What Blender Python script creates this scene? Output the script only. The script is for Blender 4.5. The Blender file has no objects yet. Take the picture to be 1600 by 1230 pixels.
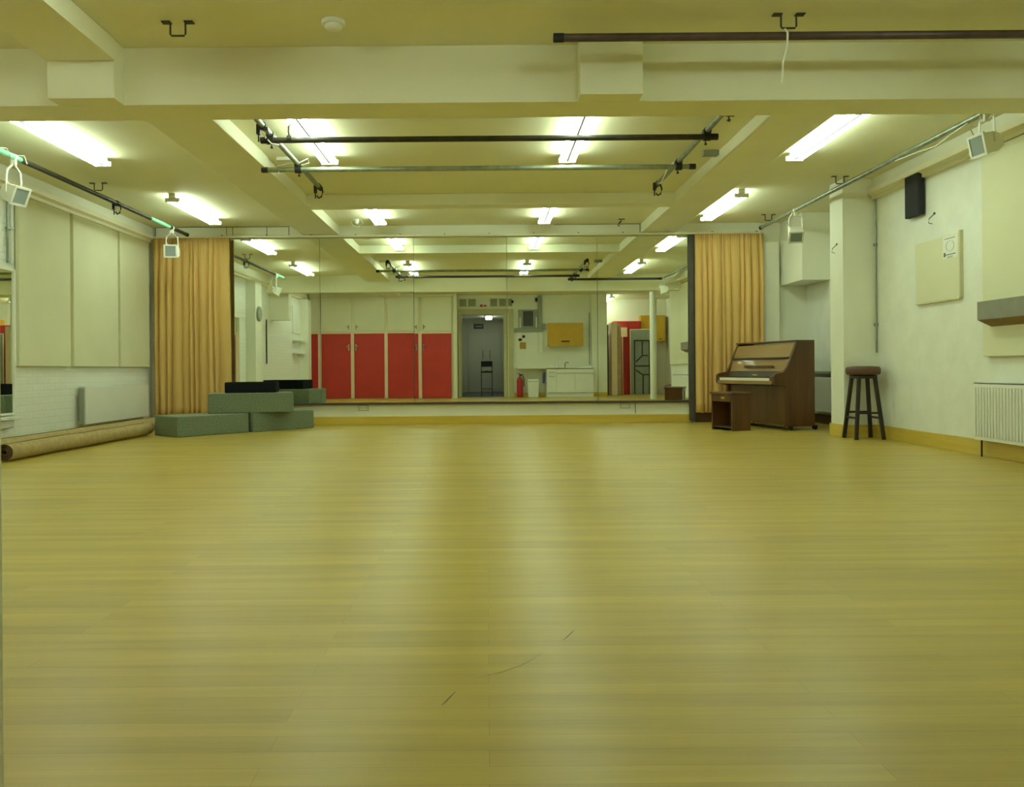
import bpy, bmesh, math, random
from mathutils import Matrix, Vector
random.seed(7)
S = bpy.context.scene
COL = S.collection
R = math.radians

# ------------------------------------------------------------------ camera, world, exposure
cd = bpy.data.cameras.new('camera'); cam = bpy.data.objects.new('camera', cd); COL.objects.link(cam)
cd.sensor_fit = 'HORIZONTAL'; cd.sensor_width = 36.0; cd.lens = 36.0 * 1250 / 1600
cd.shift_x = 40 / 1600; cd.shift_y = -38 / 1600; cd.clip_start = 0.01; cd.clip_end = 100
cam.matrix_world = Matrix.Translation((0, 0, 0.8)) @ Matrix.Rotation(R(90), 4, 'X') @ Matrix.Rotation(-0.008, 4, 'Z')
S.camera = cam
w = bpy.data.worlds.new('world'); S.world = w; w.use_nodes = True
w.node_tree.nodes['Background'].inputs[0].default_value = (0.9, 1, 0.7, 1)
w.node_tree.nodes['Background'].inputs[1].default_value = 0.0
S.view_settings.view_transform = 'Standard'; S.view_settings.look = 'None'
S.view_settings.gamma = 1.0; S.view_settings.use_curve_mapping = False
S.view_settings.exposure = 0.76
TUBE_COLOR = (0.80, 1.0, 0.82)
TUBE_POWER = 15.0
S.cycles.max_bounces = 12; S.cycles.diffuse_bounces = 7; S.cycles.glossy_bounces = 6
S.cycles.sample_clamp_indirect = 6.0

# ------------------------------------------------------------------ materials
def nodes_of(name):
    m = bpy.data.materials.new(name); m.use_nodes = True
    nt = m.node_tree; return m, nt, nt.nodes['Principled BSDF']

def mat(name, col, rough=0.6, metal=0.0, var=0.0, vscale=6.0, bump=0.0, bscale=60.0, spec=0.5, stretch=None, coat=0.0):
    m, nt, b = nodes_of(name); N, L = nt.nodes, nt.links
    b.inputs['Base Color'].default_value = (*col, 1); b.inputs['Roughness'].default_value = rough
    b.inputs['Metallic'].default_value = metal; b.inputs['Specular IOR Level'].default_value = spec
    b.inputs['Coat Weight'].default_value = coat
    tc = N.new('ShaderNodeTexCoord'); src = tc.outputs['Object']
    if stretch:
        mp = N.new('ShaderNodeMapping'); mp.inputs['Scale'].default_value = stretch
        L.new(src, mp.inputs['Vector']); src = mp.outputs['Vector']
    if var:
        n = N.new('ShaderNodeTexNoise'); n.inputs['Scale'].default_value = vscale; n.inputs['Detail'].default_value = 5
        L.new(src, n.inputs['Vector'])
        r = N.new('ShaderNodeValToRGB'); L.new(n.outputs['Fac'], r.inputs['Fac'])
        r.color_ramp.elements[0].position = 0.3; r.color_ramp.elements[1].position = 0.7
        r.color_ramp.elements[0].color = (*[c * (1 - var) for c in col], 1)
        r.color_ramp.elements[1].color = (*[min(1, c * (1 + var)) for c in col], 1)
        L.new(r.outputs['Color'], b.inputs['Base Color'])
    if bump:
        n2 = N.new('ShaderNodeTexNoise'); n2.inputs['Scale'].default_value = bscale; n2.inputs['Detail'].default_value = 4
        L.new(src, n2.inputs['Vector'])
        bp = N.new('ShaderNodeBump'); bp.inputs['Strength'].default_value = bump; bp.inputs['Distance'].default_value = 0.01
        L.new(n2.outputs['Fac'], bp.inputs['Height']); L.new(bp.outputs['Normal'], b.inputs['Normal'])
    return m

def mat_brick_wall(name, col):
    """painted brickwork on a wall that runs along Y"""
    m, nt, b = nodes_of(name); N, L = nt.nodes, nt.links
    b.inputs['Roughness'].default_value = 0.55
    tc = N.new('ShaderNodeTexCoord'); sp = N.new('ShaderNodeSeparateXYZ'); cb = N.new('ShaderNodeCombineXYZ')
    L.new(tc.outputs['Object'], sp.inputs[0]); L.new(sp.outputs['Y'], cb.inputs['X']); L.new(sp.outputs['Z'], cb.inputs['Y'])
    br = N.new('ShaderNodeTexBrick'); br.inputs['Scale'].default_value = 1.0
    br.inputs['Brick Width'].default_value = 0.225; br.inputs['Row Height'].default_value = 0.075
    br.inputs['Mortar Size'].default_value = 0.006; br.inputs['Mortar Smooth'].default_value = 0.6
    br.inputs['Color1'].default_value = (*col, 1); br.inputs['Color2'].default_value = (*[c * 0.97 for c in col], 1)
    br.inputs['Mortar'].default_value = (*[c * 0.96 for c in col], 1)
    L.new(cb.outputs[0], br.inputs['Vector']); L.new(br.outputs['Color'], b.inputs['Base Color'])
    n = N.new('ShaderNodeTexNoise'); n.inputs['Scale'].default_value = 25; n.inputs['Detail'].default_value = 6
    L.new(tc.outputs['Object'], n.inputs['Vector'])
    mx = N.new('ShaderNodeMath'); mx.operation = 'MULTIPLY_ADD'
    L.new(br.outputs['Fac'], mx.inputs[0]); mx.inputs[1].default_value = -0.8; L.new(n.outputs['Fac'], mx.inputs[2])
    bp = N.new('ShaderNodeBump'); bp.inputs['Strength'].default_value = 0.5; bp.inputs['Distance'].default_value = 0.006
    L.new(mx.outputs[0], bp.inputs['Height']); L.new(bp.outputs['Normal'], b.inputs['Normal'])
    return m

def mat_floor():
    m, nt, b = nodes_of('floor_boards'); N, L = nt.nodes, nt.links
    tc = N.new('ShaderNodeTexCoord')
    br = N.new('ShaderNodeTexBrick'); br.inputs['Scale'].default_value = 1.0; br.offset = 0.37; br.offset_frequency = 2
    br.inputs['Brick Width'].default_value = 1.25; br.inputs['Row Height'].default_value = 0.07
    br.inputs['Mortar Size'].default_value = 0.0006; br.inputs['Mortar Smooth'].default_value = 0.2
    br.inputs['Color1'].default_value = (0.55, 0.42, 0.09, 1); br.inputs['Color2'].default_value = (0.46, 0.345, 0.072, 1)
    br.inputs['Mortar'].default_value = (0.33, 0.23, 0.05, 1)
    L.new(tc.outputs['Object'], br.inputs['Vector'])
    mp = N.new('ShaderNodeMapping'); mp.inputs['Scale'].default_value = (0.9, 14, 1); L.new(tc.outputs['Object'], mp.inputs['Vector'])
    n = N.new('ShaderNodeTexNoise'); n.inputs['Scale'].default_value = 1.0; n.inputs['Detail'].default_value = 7; n.inputs['Roughness'].default_value = 0.6
    L.new(mp.outputs[0], n.inputs['Vector'])
    r = N.new('ShaderNodeValToRGB'); r.color_ramp.elements[0].position = 0.25; r.color_ramp.elements[1].position = 0.75
    r.color_ramp.elements[0].color = (0.80, 0.78, 0.74, 1); r.color_ramp.elements[1].color = (1.15, 1.15, 1.15, 1)
    L.new(n.outputs['Fac'], r.inputs['Fac'])
    mx = N.new('ShaderNodeMixRGB'); mx.blend_type = 'MULTIPLY'; mx.inputs[0].default_value = 1.0
    L.new(br.outputs['Color'], mx.inputs[1]); L.new(r.outputs['Color'], mx.inputs[2])
    L.new(mx.outputs[0], b.inputs['Base Color'])
    b.inputs['Roughness'].default_value = 0.33; b.inputs['Specular IOR Level'].default_value = 0.55
    n3 = N.new('ShaderNodeTexNoise'); n3.inputs['Scale'].default_value = 1.6; n3.inputs['Detail'].default_value = 4
    L.new(tc.outputs['Object'], n3.inputs['Vector'])
    rr = N.new('ShaderNodeMapRange'); rr.inputs['To Min'].default_value = 0.29; rr.inputs['To Max'].default_value = 0.38
    L.new(n3.outputs['Fac'], rr.inputs['Value']); L.new(rr.outputs[0], b.inputs['Roughness'])
    bp = N.new('ShaderNodeBump'); bp.inputs['Strength'].default_value = 0.08; bp.inputs['Distance'].default_value = 0.002
    L.new(n.outputs['Fac'], bp.inputs['Height']); L.new(bp.outputs['Normal'], b.inputs['Normal'])
    return m

def mat_emit(name, col, power):
    m, nt, b = nodes_of(name)
    b.inputs['Base Color'].default_value = (0.9, 0.9, 0.9, 1)
    b.inputs['Emission Color'].default_value = (*col, 1); b.inputs['Emission Strength'].default_value = power
    return m

def mat_wood(name, c1, c2, rough=0.4, scale=(2, 2, 18), coat=0.0, rings=1.0):
    m, nt, b = nodes_of(name); N, L = nt.nodes, nt.links
    tc = N.new('ShaderNodeTexCoord'); mp = N.new('ShaderNodeMapping'); mp.inputs['Scale'].default_value = scale
    L.new(tc.outputs['Object'], mp.inputs['Vector'])
    n = N.new('ShaderNodeTexNoise'); n.inputs['Scale'].default_value = rings; n.inputs['Detail'].default_value = 8; n.inputs['Distortion'].default_value = 0.6
    L.new(mp.outputs[0], n.inputs['Vector'])
    r = N.new('ShaderNodeValToRGB'); r.color_ramp.elements[0].position = 0.3; r.color_ramp.elements[1].position = 0.7
    r.color_ramp.elements[0].color = (*c1, 1); r.color_ramp.elements[1].color = (*c2, 1)
    L.new(n.outputs['Fac'], r.inputs['Fac']); L.new(r.outputs['Color'], b.inputs['Base Color'])
    b.inputs['Roughness'].default_value = rough; b.inputs['Coat Weight'].default_value = coat
    return m

M = dict(
    paint=mat('wall_paint', (0.80, 0.81, 0.69), 0.55, var=0.03, vscale=1.5, bump=0.12, bscale=40),
    brick=mat_brick_wall('painted_brick', (0.80, 0.82, 0.75)),
    plaster=mat('rough_plaster', (0.79, 0.81, 0.73), 0.55, var=0.04, vscale=5, bump=0.45, bscale=22),
    ceil=mat('ceiling_paint', (0.78, 0.76, 0.52), 0.7, var=0.03, vscale=1.2, bump=0.1, bscale=30),
    beam=mat('beam_paint', (0.80, 0.79, 0.60), 0.65, var=0.03, vscale=1.5, bump=0.1, bscale=30),
    floor=mat_floor(),
    dark_floor=mat('corridor_vinyl', (0.035, 0.045, 0.06), 0.4, var=0.2, vscale=5),
    grey_wall=mat('corridor_paint', (0.46, 0.46, 0.36), 0.5, var=0.03, vscale=2),
    panel=mat('panel_fabric', (0.72, 0.71, 0.50), 0.85, var=0.03, vscale=2, bump=0.25, bscale=300),
    panel_edge=mat('panel_edge', (0.62, 0.60, 0.38), 0.8, var=0.04),
    white=mat('white_enamel', (0.80, 0.81, 0.74), 0.35, var=0.02, vscale=3),
    white_plastic=mat('white_plastic', (0.78, 0.78, 0.68), 0.4, var=0.02),
    cream=mat('cream_gloss', (0.74, 0.70, 0.50), 0.35, var=0.03, vscale=2),
    frame=mat('door_frame_paint', (0.50, 0.48, 0.27), 0.4, var=0.06, vscale=4),
    tube=mat_emit('fluorescent_tube', TUBE_COLOR, TUBE_POWER),
    ctube=mat_emit('corridor_tube', (0.90, 1.0, 0.85), 7.0),
    mirror=mat('mirror_glass', (0.88, 0.92, 0.84), 0.0, metal=1.0),
    dark_trim=mat('dark_trim', (0.075, 0.05, 0.03), 0.5, var=0.15),
    grey_strip=mat('grey_strip', (0.085, 0.075, 0.055), 0.7, var=0.12),
    pine=mat_wood('varnished_pine', (0.56, 0.39, 0.05), (0.66, 0.49, 0.09), 0.3, (1.2, 1.2, 14), coat=0.3),
    brownbase=mat_wood('brown_skirting', (0.09, 0.045, 0.02), (0.13, 0.07, 0.03), 0.4),
    curtain=mat('curtain_cloth', (0.68, 0.45, 0.165), 0.85, var=0.02, vscale=2, bump=0.10, bscale=400, spec=0.15),
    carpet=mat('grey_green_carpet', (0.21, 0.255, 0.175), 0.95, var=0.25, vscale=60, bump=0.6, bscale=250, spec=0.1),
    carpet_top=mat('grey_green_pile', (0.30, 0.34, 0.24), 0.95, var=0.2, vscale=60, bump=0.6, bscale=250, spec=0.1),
    blackfoam=mat('black_carpet', (0.014, 0.016, 0.018), 0.95, var=0.3, vscale=80, bump=0.5, bscale=250, spec=0.1),
    rug=mat('tan_carpet_back', (0.44, 0.34, 0.16), 0.9, var=0.12, vscale=18, bump=0.4, bscale=200, spec=0.1),
    rug_pile=mat('brown_carpet_pile', (0.15, 0.09, 0.06), 0.95, var=0.2, vscale=50, bump=0.5, bscale=200, spec=0.1),
    piano=mat_wood('piano_walnut', (0.085, 0.034, 0.009), (0.15, 0.064, 0.018), 0.35, (9, 9, 1.2), coat=0.25),
    piano_light=mat_wood('piano_front_veneer', (0.26, 0.15, 0.045), (0.34, 0.20, 0.065), 0.4, (6, 1.5, 6), coat=0.2),
    ivory=mat('ivory_keys', (0.85, 0.8, 0.66), 0.3),
    black=mat('black_paint', (0.012, 0.012, 0.013), 0.4),
    matt_black=mat('matt_black', (0.02, 0.02, 0.024), 0.8, var=0.15, vscale=40, bump=0.3, bscale=200),
    gold=mat('brass', (0.7, 0.5, 0.2), 0.3, metal=1.0),
    steel=mat('galvanised_steel', (0.30, 0.34, 0.27), 0.42, metal=0.75, var=0.2, vscale=12),
    dark_steel=mat('dark_steel', (0.055, 0.05, 0.035), 0.5, metal=0.5, var=0.25, vscale=10),
    plum=mat('dark_brown_tube', (0.085, 0.05, 0.045), 0.5, metal=0.2, var=0.25, vscale=12),
    mint=mat('mint_tape', (0.25, 0.62, 0.42), 0.5, var=0.12, vscale=8),
    iron=mat('black_iron', (0.03, 0.028, 0.022), 0.5, metal=0.4),
    seat=mat('brown_leather', (0.105, 0.048, 0.022), 0.5, var=0.25, vscale=9, bump=0.3, bscale=60),
    stool=mat('dark_stained_wood', (0.022, 0.014, 0.008), 0.45, var=0.2),
    red=mat('red_gloss_paint', (0.50, 0.030, 0.022), 0.4, var=0.08, vscale=2),
    post=mat('pinkish_cream_paint', (0.78, 0.60, 0.42), 0.45, var=0.04),
    upper=mat('pale_door_paint', (0.70, 0.70, 0.52), 0.45, var=0.03, vscale=2),
    yellow=mat('yellow_laminate', (0.58, 0.34, 0.025), 0.4, var=0.05),
    grey=mat('grey_plastic', (0.30, 0.33, 0.27), 0.45, var=0.05),
    midgrey=mat('grey_laminate', (0.24, 0.235, 0.19), 0.5, var=0.08, vscale=10),
    under=mat('brown_chipboard', (0.26, 0.17, 0.065), 0.8, var=0.15, vscale=30),
    dkgrey=mat('dark_grey', (0.06, 0.065, 0.06), 0.4),
    lens=mat('grey_lens', (0.28, 0.33, 0.32), 0.25, var=0.05),
    redpl=mat('red_cylinder', (0.42, 0.02, 0.02), 0.3),
    blue=mat('blue_cloth', (0.10, 0.12, 0.4), 0.8),
    wood_tan=mat_wood('raw_ply', (0.42, 0.30, 0.17), (0.52, 0.38, 0.22), 0.6),
    paper=mat('white_paper', (0.78, 0.80, 0.72), 0.7),
    ink=mat('ink', (0.12, 0.13, 0.09), 0.7),
    orange=mat('brown_notice', (0.42, 0.24, 0.05), 0.6, var=0.1),
    chrome=mat('chrome', (0.6, 0.6, 0.55), 0.2, metal=1.0),
    scuff=mat('scuff_ink', (0.12, 0.09, 0.04), 0.5),
    glass_grey=mat('vent_mesh', (0.28, 0.32, 0.20), 0.5, var=0.1, vscale=30),
    seam=mat('dark_gap', (0.10, 0.10, 0.06), 0.8),
)

# ------------------------------------------------------------------ mesh helpers
class MB:
    def __init__(s): s.v = []; s.f = []; s.sm = []
    def add(s, vs, fs, T=None, smooth=False):
        b = len(s.v)
        s.v += [tuple(T @ Vector(p)) if T is not None else tuple(p) for p in vs]
        s.f += [tuple(i + b for i in f) for f in fs]; s.sm += [smooth] * len(fs); return s
    def box(s, x0, x1, y0, y1, z0, z1, T=None):
        vs = [(x, y, z) for x in (x0, x1) for y in (y0, y1) for z in (z0, z1)]
        return s.add(vs, [(0, 1, 3, 2), (4, 6, 7, 5), (0, 4, 5, 1), (2, 3, 7, 6), (0, 2, 6, 4), (1, 5, 7, 3)], T)
    def bar(s, p0, p1, a, b, up=(0, 0, 1)):
        p0, p1 = Vector(p0), Vector(p1); d = (p1 - p0).normalized(); u = Vector(up)
        if abs(d.dot(u)) > 0.99: u = Vector((0, 1, 0))
        sx = d.cross(u).normalized(); sy = sx.cross(d)
        vs = [p + sx * i * a / 2 + sy * j * b / 2 for p in (p0, p1) for i, j in ((-1, -1), (1, -1), (1, 1), (-1, 1))]
        return s.add(vs, [(3, 2, 1, 0), (4, 5, 6, 7), (0, 1, 5, 4), (1, 2, 6, 5), (2, 3, 7, 6), (3, 0, 4, 7)])
    def cyl(s, p0, p1, r0, r1=None, n=16, T=None):
        r1 = r0 if r1 is None else r1
        p0, p1 = Vector(p0), Vector(p1); d = (p1 - p0).normalized()
        u = Vector((0, 0, 1)) if abs(d.z) < 0.9 else Vector((1, 0, 0)); a = d.cross(u).normalized(); c = a.cross(d)
        vs = []
        for p, r in ((p0, r0), (p1, r1)):
            for k in range(n):
                t = 2 * math.pi * k / n; vs.append(p + a * math.cos(t) * r + c * math.sin(t) * r)
        s.add(vs, [(k, k + n, (k + 1) % n + n, (k + 1) % n) for k in range(n)], T, True)
        s.add(vs[:n], [tuple(range(n))], T); s.add(vs[n:], [tuple(reversed(range(n)))], T); return s
    def tube(s, pts, r, n=8, closed=False):
        pts = [Vector(p) for p in pts]; m = len(pts); vs = []
        for i, p in enumerate(pts):
            a = pts[i - 1] if (i > 0 or closed) else pts[i]; b = pts[(i + 1) % m] if (i < m - 1 or closed) else pts[i]
            d = (b - a).normalized(); u = Vector((0, 0, 1)) if abs(d.z) < 0.9 else Vector((1, 0, 0))
            x = d.cross(u).normalized(); y = x.cross(d)
            vs += [p + x * math.cos(2 * math.pi * k / n) * r + y * math.sin(2 * math.pi * k / n) * r for k in range(n)]
        fs = []
        for i in range(m if closed else m - 1):
            j = (i + 1) % m
            fs += [(i * n + k, j * n + k, j * n + (k + 1) % n, i * n + (k + 1) % n) for k in range(n)]
        s.add(vs, fs, None, True)
        if not closed: s.add(vs[:n], [tuple(range(n))]); s.add(vs[-n:], [tuple(reversed(range(n)))])
        return s
    def lathe(s, prof, c=(0, 0, 0), n=24, T=None):
        vs = []; m = len(prof)
        for r, z in prof:
            vs += [(c[0] + r * math.cos(2 * math.pi * k / n), c[1] + r * math.sin(2 * math.pi * k / n), c[2] + z) for k in range(n)]
        fs = [(i * n + k, i * n + (k + 1) % n, (i + 1) * n + (k + 1) % n, (i + 1) * n + k) for i in range(m - 1) for k in range(n)]
        s.add(vs, fs, T, True)
        s.add(vs[:n], [tuple(reversed(range(n)))], T); s.add(vs[-n:], [tuple(range(n))], T); return s
    def prism(s, poly, axis, a, b, T=None):
        """poly in the plane across axis ('x': (y,z), 'y': (x,z), 'z': (x,y))"""
        f = {'x': lambda t, p: (t, p[0], p[1]), 'y': lambda t, p: (p[0], t, p[1]), 'z': lambda t, p: (p[0], p[1], t)}[axis]
        n = len(poly); vs = [f(a, p) for p in poly] + [f(b, p) for p in poly]
        return s.add(vs, [tuple(range(n)), tuple(reversed(range(n, 2 * n)))] + [(i, i + n, (i + 1) % n + n, (i + 1) % n) for i in range(n)], T)
    def build(s, name, m, parent=None, bev=0.0, seg=2, loc=None):
        me = bpy.data.meshes.new(name); me.from_pydata(s.v, [], s.f)
        bm = bmesh.new(); bm.from_mesh(me); bmesh.ops.recalc_face_normals(bm, faces=bm.faces)
        bm.to_mesh(me); bm.free()
        for p, q in zip(me.polygons, s.sm): p.use_smooth = q
        me.materials.append(M[m] if isinstance(m, str) else m)
        o = bpy.data.objects.new(name, me); COL.objects.link(o)
        if parent is not None: o.parent = parent
        if loc is not None: o.location = loc
        if bev:
            md = o.modifiers.new('bevel', 'BEVEL'); md.width = bev; md.segments = seg; md.limit_method = 'ANGLE'
        return o

def tag(o, label=None, cat=None, group=None, kind=None):
    for k, v in (('label', label), ('category', cat), ('group', group), ('kind', kind)):
        if v: o[k] = v
    return o
def thing(name, loc, label, cat, group=None, rz=0.0):
    o = bpy.data.objects.new(name, None); COL.objects.link(o); o.empty_display_size = 0.1
    o.location = loc; o.rotation_euler = (0, 0, rz); return tag(o, label, cat, group)
def copy_tree(o, parent=None, loc=None, label=None, rz=None):
    c = o.copy(); COL.objects.link(c)
    if parent is not None: c.parent = parent
    for ch in list(o.children): copy_tree(ch, c)
    if loc is not None: c.location = loc
    if rz is not None: c.rotation_euler = (0, 0, rz)
    if label: c['label'] = label
    return c
def struct(name, mb, m, bev=0.0, label=None):
    o = mb.build(name, m, None, bev); o['kind'] = 'structure'
    if label: o['label'] = label; 
    return o

# ------------------------------------------------------------------ room dimensions (metres; camera stands in the doorway at the origin)
XL, XR, YM, ZC = -4.92, 4.40, 11.76, 2.917
FLOOR = struct('floor', MB().box(XL - .2, 5.9, .40, YM + .25, -.12, 0), 'floor')
struct('floor_corridor', MB().box(-1.1, .9, -4.5, .40, -.12, 0), 'dark_floor')
struct('floor_annex', MB().box(3.44, 5.9, -1.4, .40, -.12, 0), 'floor')
struct('ceiling', MB().box(XL - .2, 5.9, .40, YM + .25, ZC, ZC + .15), 'ceil')
struct('ceiling_corridor', MB().box(-1.1, .9, -4.5, .40, 2.52, 2.65), 'white')
struct('ceiling_annex', MB().box(3.44, 5.9, -1.4, .40, ZC, ZC + .15), 'ceil')
struct('wall_left', MB().box(XL - .2, XL, .40, YM + .2, 0, ZC), 'brick')
struct('wall_mirror', MB().box(XL, 4.72, YM, YM + .2, 0, ZC), 'paint')
struct('wall_right', MB().box(XR, XR + .32, 4.40, 9.02, 0, ZC), 'plaster')
struct('wall_alcove', MB().box(4.72, 4.9, 9.02, YM + .2, 0, ZC), 'plaster')
struct('pillar', MB().box(4.03, 4.72, 9.02, 9.36, 0, ZC), 'paint', .004)
struct('wall_annex_side', MB().box(5.55, 5.75, -1.4, 4.6, 0, ZC), 'paint')
struct('wall_annex_end', MB().box(4.72, 5.55, 4.40, 4.6, 0, ZC), 'paint')
struct('wall_annex_back', MB().box(3.44, 5.55, -1.4, -1.2, 0, ZC), 'paint')
struct('column', MB().cyl((4.27, 3.0, 0), (4.27, 3.0, ZC), .085, n=24), 'paint')
# wall with the doorway, seen in the mirrors
db = MB().box(XL, -.74, .40, .55, 0, ZC).box(-.74, .56, .40, .55, 2.38, ZC).box(.56, 3.0, .40, .55, 0, ZC)
struct('wall_doorway', db, 'paint')
struct('pillar_kitchen', MB().box(3.0, 3.44, -1.2, .70, 0, ZC), 'paint', .004)
struct('wall_corridor_left', MB().box(-1.02, -.88, -4.26, .40, 0, 2.52), 'grey_wall')
struct('wall_corridor_right', MB().box(.60, .74, -4.26, .40, 0, 2.52), 'grey_wall')
struct('wall_corridor_end', MB().box(-1.02, .74, -4.45, -4.26, 0, 2.52), 'grey_wall')
# corridor end door (double leaf) and sign
d2 = MB().box(-.62, -.005, -4.26, -4.235, .01, 2.05).box(.005, .50, -4.26, -4.235, .01, 2.05).build('door_2', 'grey_wall', None, .004); d2['kind'] = 'structure'
MB().box(-.13, -.11, -4.235, -4.20, 1.15, 1.45).box(.11, .13, -4.235, -4.20, 1.15, 1.45).build('door_handle', 'dkgrey', d2)

# beams
struct('beam', MB().box(XL, XR, 5.22, 5.54, 2.541, ZC), 'beam', .004)
struct('beam', MB().box(-2.775, -2.35, 5.08, 5.2195, 2.541, ZC - .002), 'beam', .004)
struct('beam', MB().box(.61, 1.01, 5.08, 5.2195, 2.541, ZC - .002), 'beam', .004)
struct('beam', MB().box(-2.67, -2.14, 5.5405, YM, 2.78, ZC - .002), 'beam', .004)
struct('beam', MB().box(2.28, 2.76, 5.5405, YM, 2.78, ZC - .002), 'beam', .004)
struct('beam', MB().box(-2.78, -2.34, .56, 5.0795, 2.78, ZC - .002), 'beam', .004)
struct('beam', MB().box(-2.1395, 2.2795, 9.62, 9.86, 2.78, ZC - .002), 'beam', .004)
# cornices along the side walls, two steps
def cornice(name, x, sgn, y0, y1):
    p = [(x, 2.79), (x + sgn * .09, 2.79), (x + sgn * .09, 2.735), (x + sgn * .045, 2.715), (x + sgn * .045, 2.675), (x, 2.675)]
    struct(name, MB().prism(p, 'y', y0, y1), 'cream')
cornice('cornice', XL, 1, 1.95, YM - .10); cornice('cornice', XR, -1, 4.45, 9.015)
struct('trim_1', MB().box(XL, XL + .035, 1.95, YM - .10, 2.80, ZC - .002), 'paint')
struct('trim_2', MB().box(XR - .035, XR, 4.45, 9.015, 2.80, ZC - .002), 'paint')
# skirtings
struct('baseboard_mirror', MB().box(-3.70, 3.0, YM - .022, YM, 0, .118), 'pine', .003)
struct('baseboard_right', MB().box(XR - .022, XR, 4.45, 9.02, 0, .14), 'pine', .003)
struct('baseboard_pillar', MB().box(4.008, XR - .022, 8.998, 9.0195, 0, .14).box(4.008, 4.0295, 9.0195, 9.36, 0, .14), 'pine', .003)
struct('baseboard_alcove', MB().box(4.698, 4.72, 9.36, YM - .03, 0, .13), 'brownbase', .003)
struct('baseboard_corner', MB().box(3.06, 4.72, YM - .03, YM, 0, .15), 'brownbase', .003)
struct('baseboard_kitchen', MB().box(.80, 3.0, .55, .57, 0, .12).box(3.0, 3.44, .70, .72, 0, .12), 'pine', .003)
struct('baseboard_left', MB().box(XL, XL + .02, 1.95, YM - .02, 0, .12), 'pine', .003)
# boxing on the mirror wall above the mirrors, and the corner pilaster
struct('trim_3', MB().box(-4.84, 4.02, YM - .05, YM, 2.775, ZC - .002), 'paint', .003)
sm = MB()
for x in (-4.83, -3.79, -3.70, -3.20, -2.88, 2.26): sm.box(x, x + .008, YM - .053, YM - .0505, 2.78, ZC - .005)
sm.box(-4.83, -2.88, YM - .053, YM - .0505, ZC - .012, ZC - .005); sm.box(1.0, 2.26, YM - .053, YM - .0505, ZC - .012, ZC - .005)
struct('trim_4', sm, 'seam')
struct('trim_5', MB().box(4.02, 4.28, YM - .10, YM, .15, 2.62), 'paint', .003)
struct('trim_6', MB().box(3.0, 4.02, YM - .03, YM, 0.16, 2.74), 'paint')

# scuffs on the boards
def scuff(pts, wd):
    mb = MB(); vs = []
    for i, (x, y) in enumerate(pts):
        a = pts[max(0, i - 1)]; b = pts[min(len(pts) - 1, i + 1)]
        d = Vector((b[0] - a[0], b[1] - a[1])).normalized(); k = wd * math.sin(math.pi * (i + .5) / len(pts))
        vs += [(x - d.y * k, y + d.x * k, .0006), (x + d.y * k, y - d.x * k, .0006)]
    mb.add(vs, [(2 * i, 2 * i + 1, 2 * i + 3, 2 * i + 2) for i in range(len(pts) - 1)])
    o = mb.build('scuff_mark', 'scuff', FLOOR); return o
scuff([(-.113, 1.903), (-.104, 1.925), (-.095, 1.952), (-.083, 1.985)], .0022)
scuff([(.218, 2.353), (.232, 2.378), (.247, 2.41), (.262, 2.444)], .0018)
scuff([(-.048, 2.059), (-.01, 2.085), (.035, 2.11), (.065, 2.137), (.089, 2.158), (.12, 2.20), (.155, 2.26)], .0009)

# ------------------------------------------------------------------ fluorescent fittings
def make_light(L=1.55):
    t = thing('ceiling_light', (0, 0, ZC), 'x', 'ceiling light', 'twin-tube fluorescent fittings')
    H = L / 2
    MB().box(-.04, .04, -H, H, -.05, -.001).build('batten', 'white', t, .004)
    for sx in (-1, 1):
        MB().cyl((sx * .062, -H + .03, -.075), (sx * .062, H - .03, -.075), .019, n=12).build('tube', 'tube', t)
    MB().box(-.007, .007, -H + .04, H - .04, -.088, -.0505).build('centre_spine', 'dkgrey', t)
    for sy in (-1, 1):
        MB().box(-.085, .085, sy * (H - .02) - .01, sy * (H - .02) + .01, -.098, -.05).build('end_holder', 'white_plastic', t, .004)
    return t
lspots = [(-3.75, 7.10, 'twin fluorescent light over the left tube rail, in the row just past the deep beam'),
          (-1.52, 7.10, 'twin fluorescent light above the scaffold tube frame, nearer its hooked end with the black clamp'),
          (0.81, 7.10, 'twin fluorescent light crossing above the middle of the scaffold tube frame'),
          (3.04, 7.10, 'twin fluorescent light beside the right hand tube rail, just past the deep beam'),
          (-3.72, 10.27, 'twin fluorescent light by the mirror wall, over the curtain and carpeted blocks'),
          (-1.46, 10.54, 'twin fluorescent light in the middle bay by the mirrors, beside the small wire cage'),
          (0.82, 10.54, 'twin fluorescent light in the middle bay by the mirrors, away from the wire cage'),
          (3.05, 10.27, 'twin fluorescent light near the mirror wall, in the bay above the curtain behind the piano')]
L0 = make_light()
L1 = make_light(1.28)
for i, (x, y, lb) in enumerate(lspots):
    o = L0 if i == 0 else L1 if i == 5 else copy_tree(L1) if i == 6 else copy_tree(L0)
    o.location = (x, y, ZC); o['label'] = lb
o = copy_tree(L0, None, (3.62, -.35, ZC), 'twin fluorescent light in the side annex, seen only as a glow in the mirrors')
for x, lb in ((-3.78, 'over the cupboard side wall'), (-1.52, 'nearer the red cupboards'), (.81, 'above the way in'), (3.04, 'beside the large cream panel')):
    copy_tree(L0, None, (x, 3.5, ZC), 'twin fluorescent light before the deep beam, ' + lb + ', out of direct view')
t = thing('corridor_light', (.09, -2.6, 2.52), 'white fluorescent light on the corridor ceiling beyond the doorway', 'ceiling light')
MB().box(-.12, .12, -.6, .6, -.03, -.001).build('batten', 'white', t)
MB().box(-.10, .10, -.58, .58, -.075, -.03).build('diffuser', 'ctube', t, .01)

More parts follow.
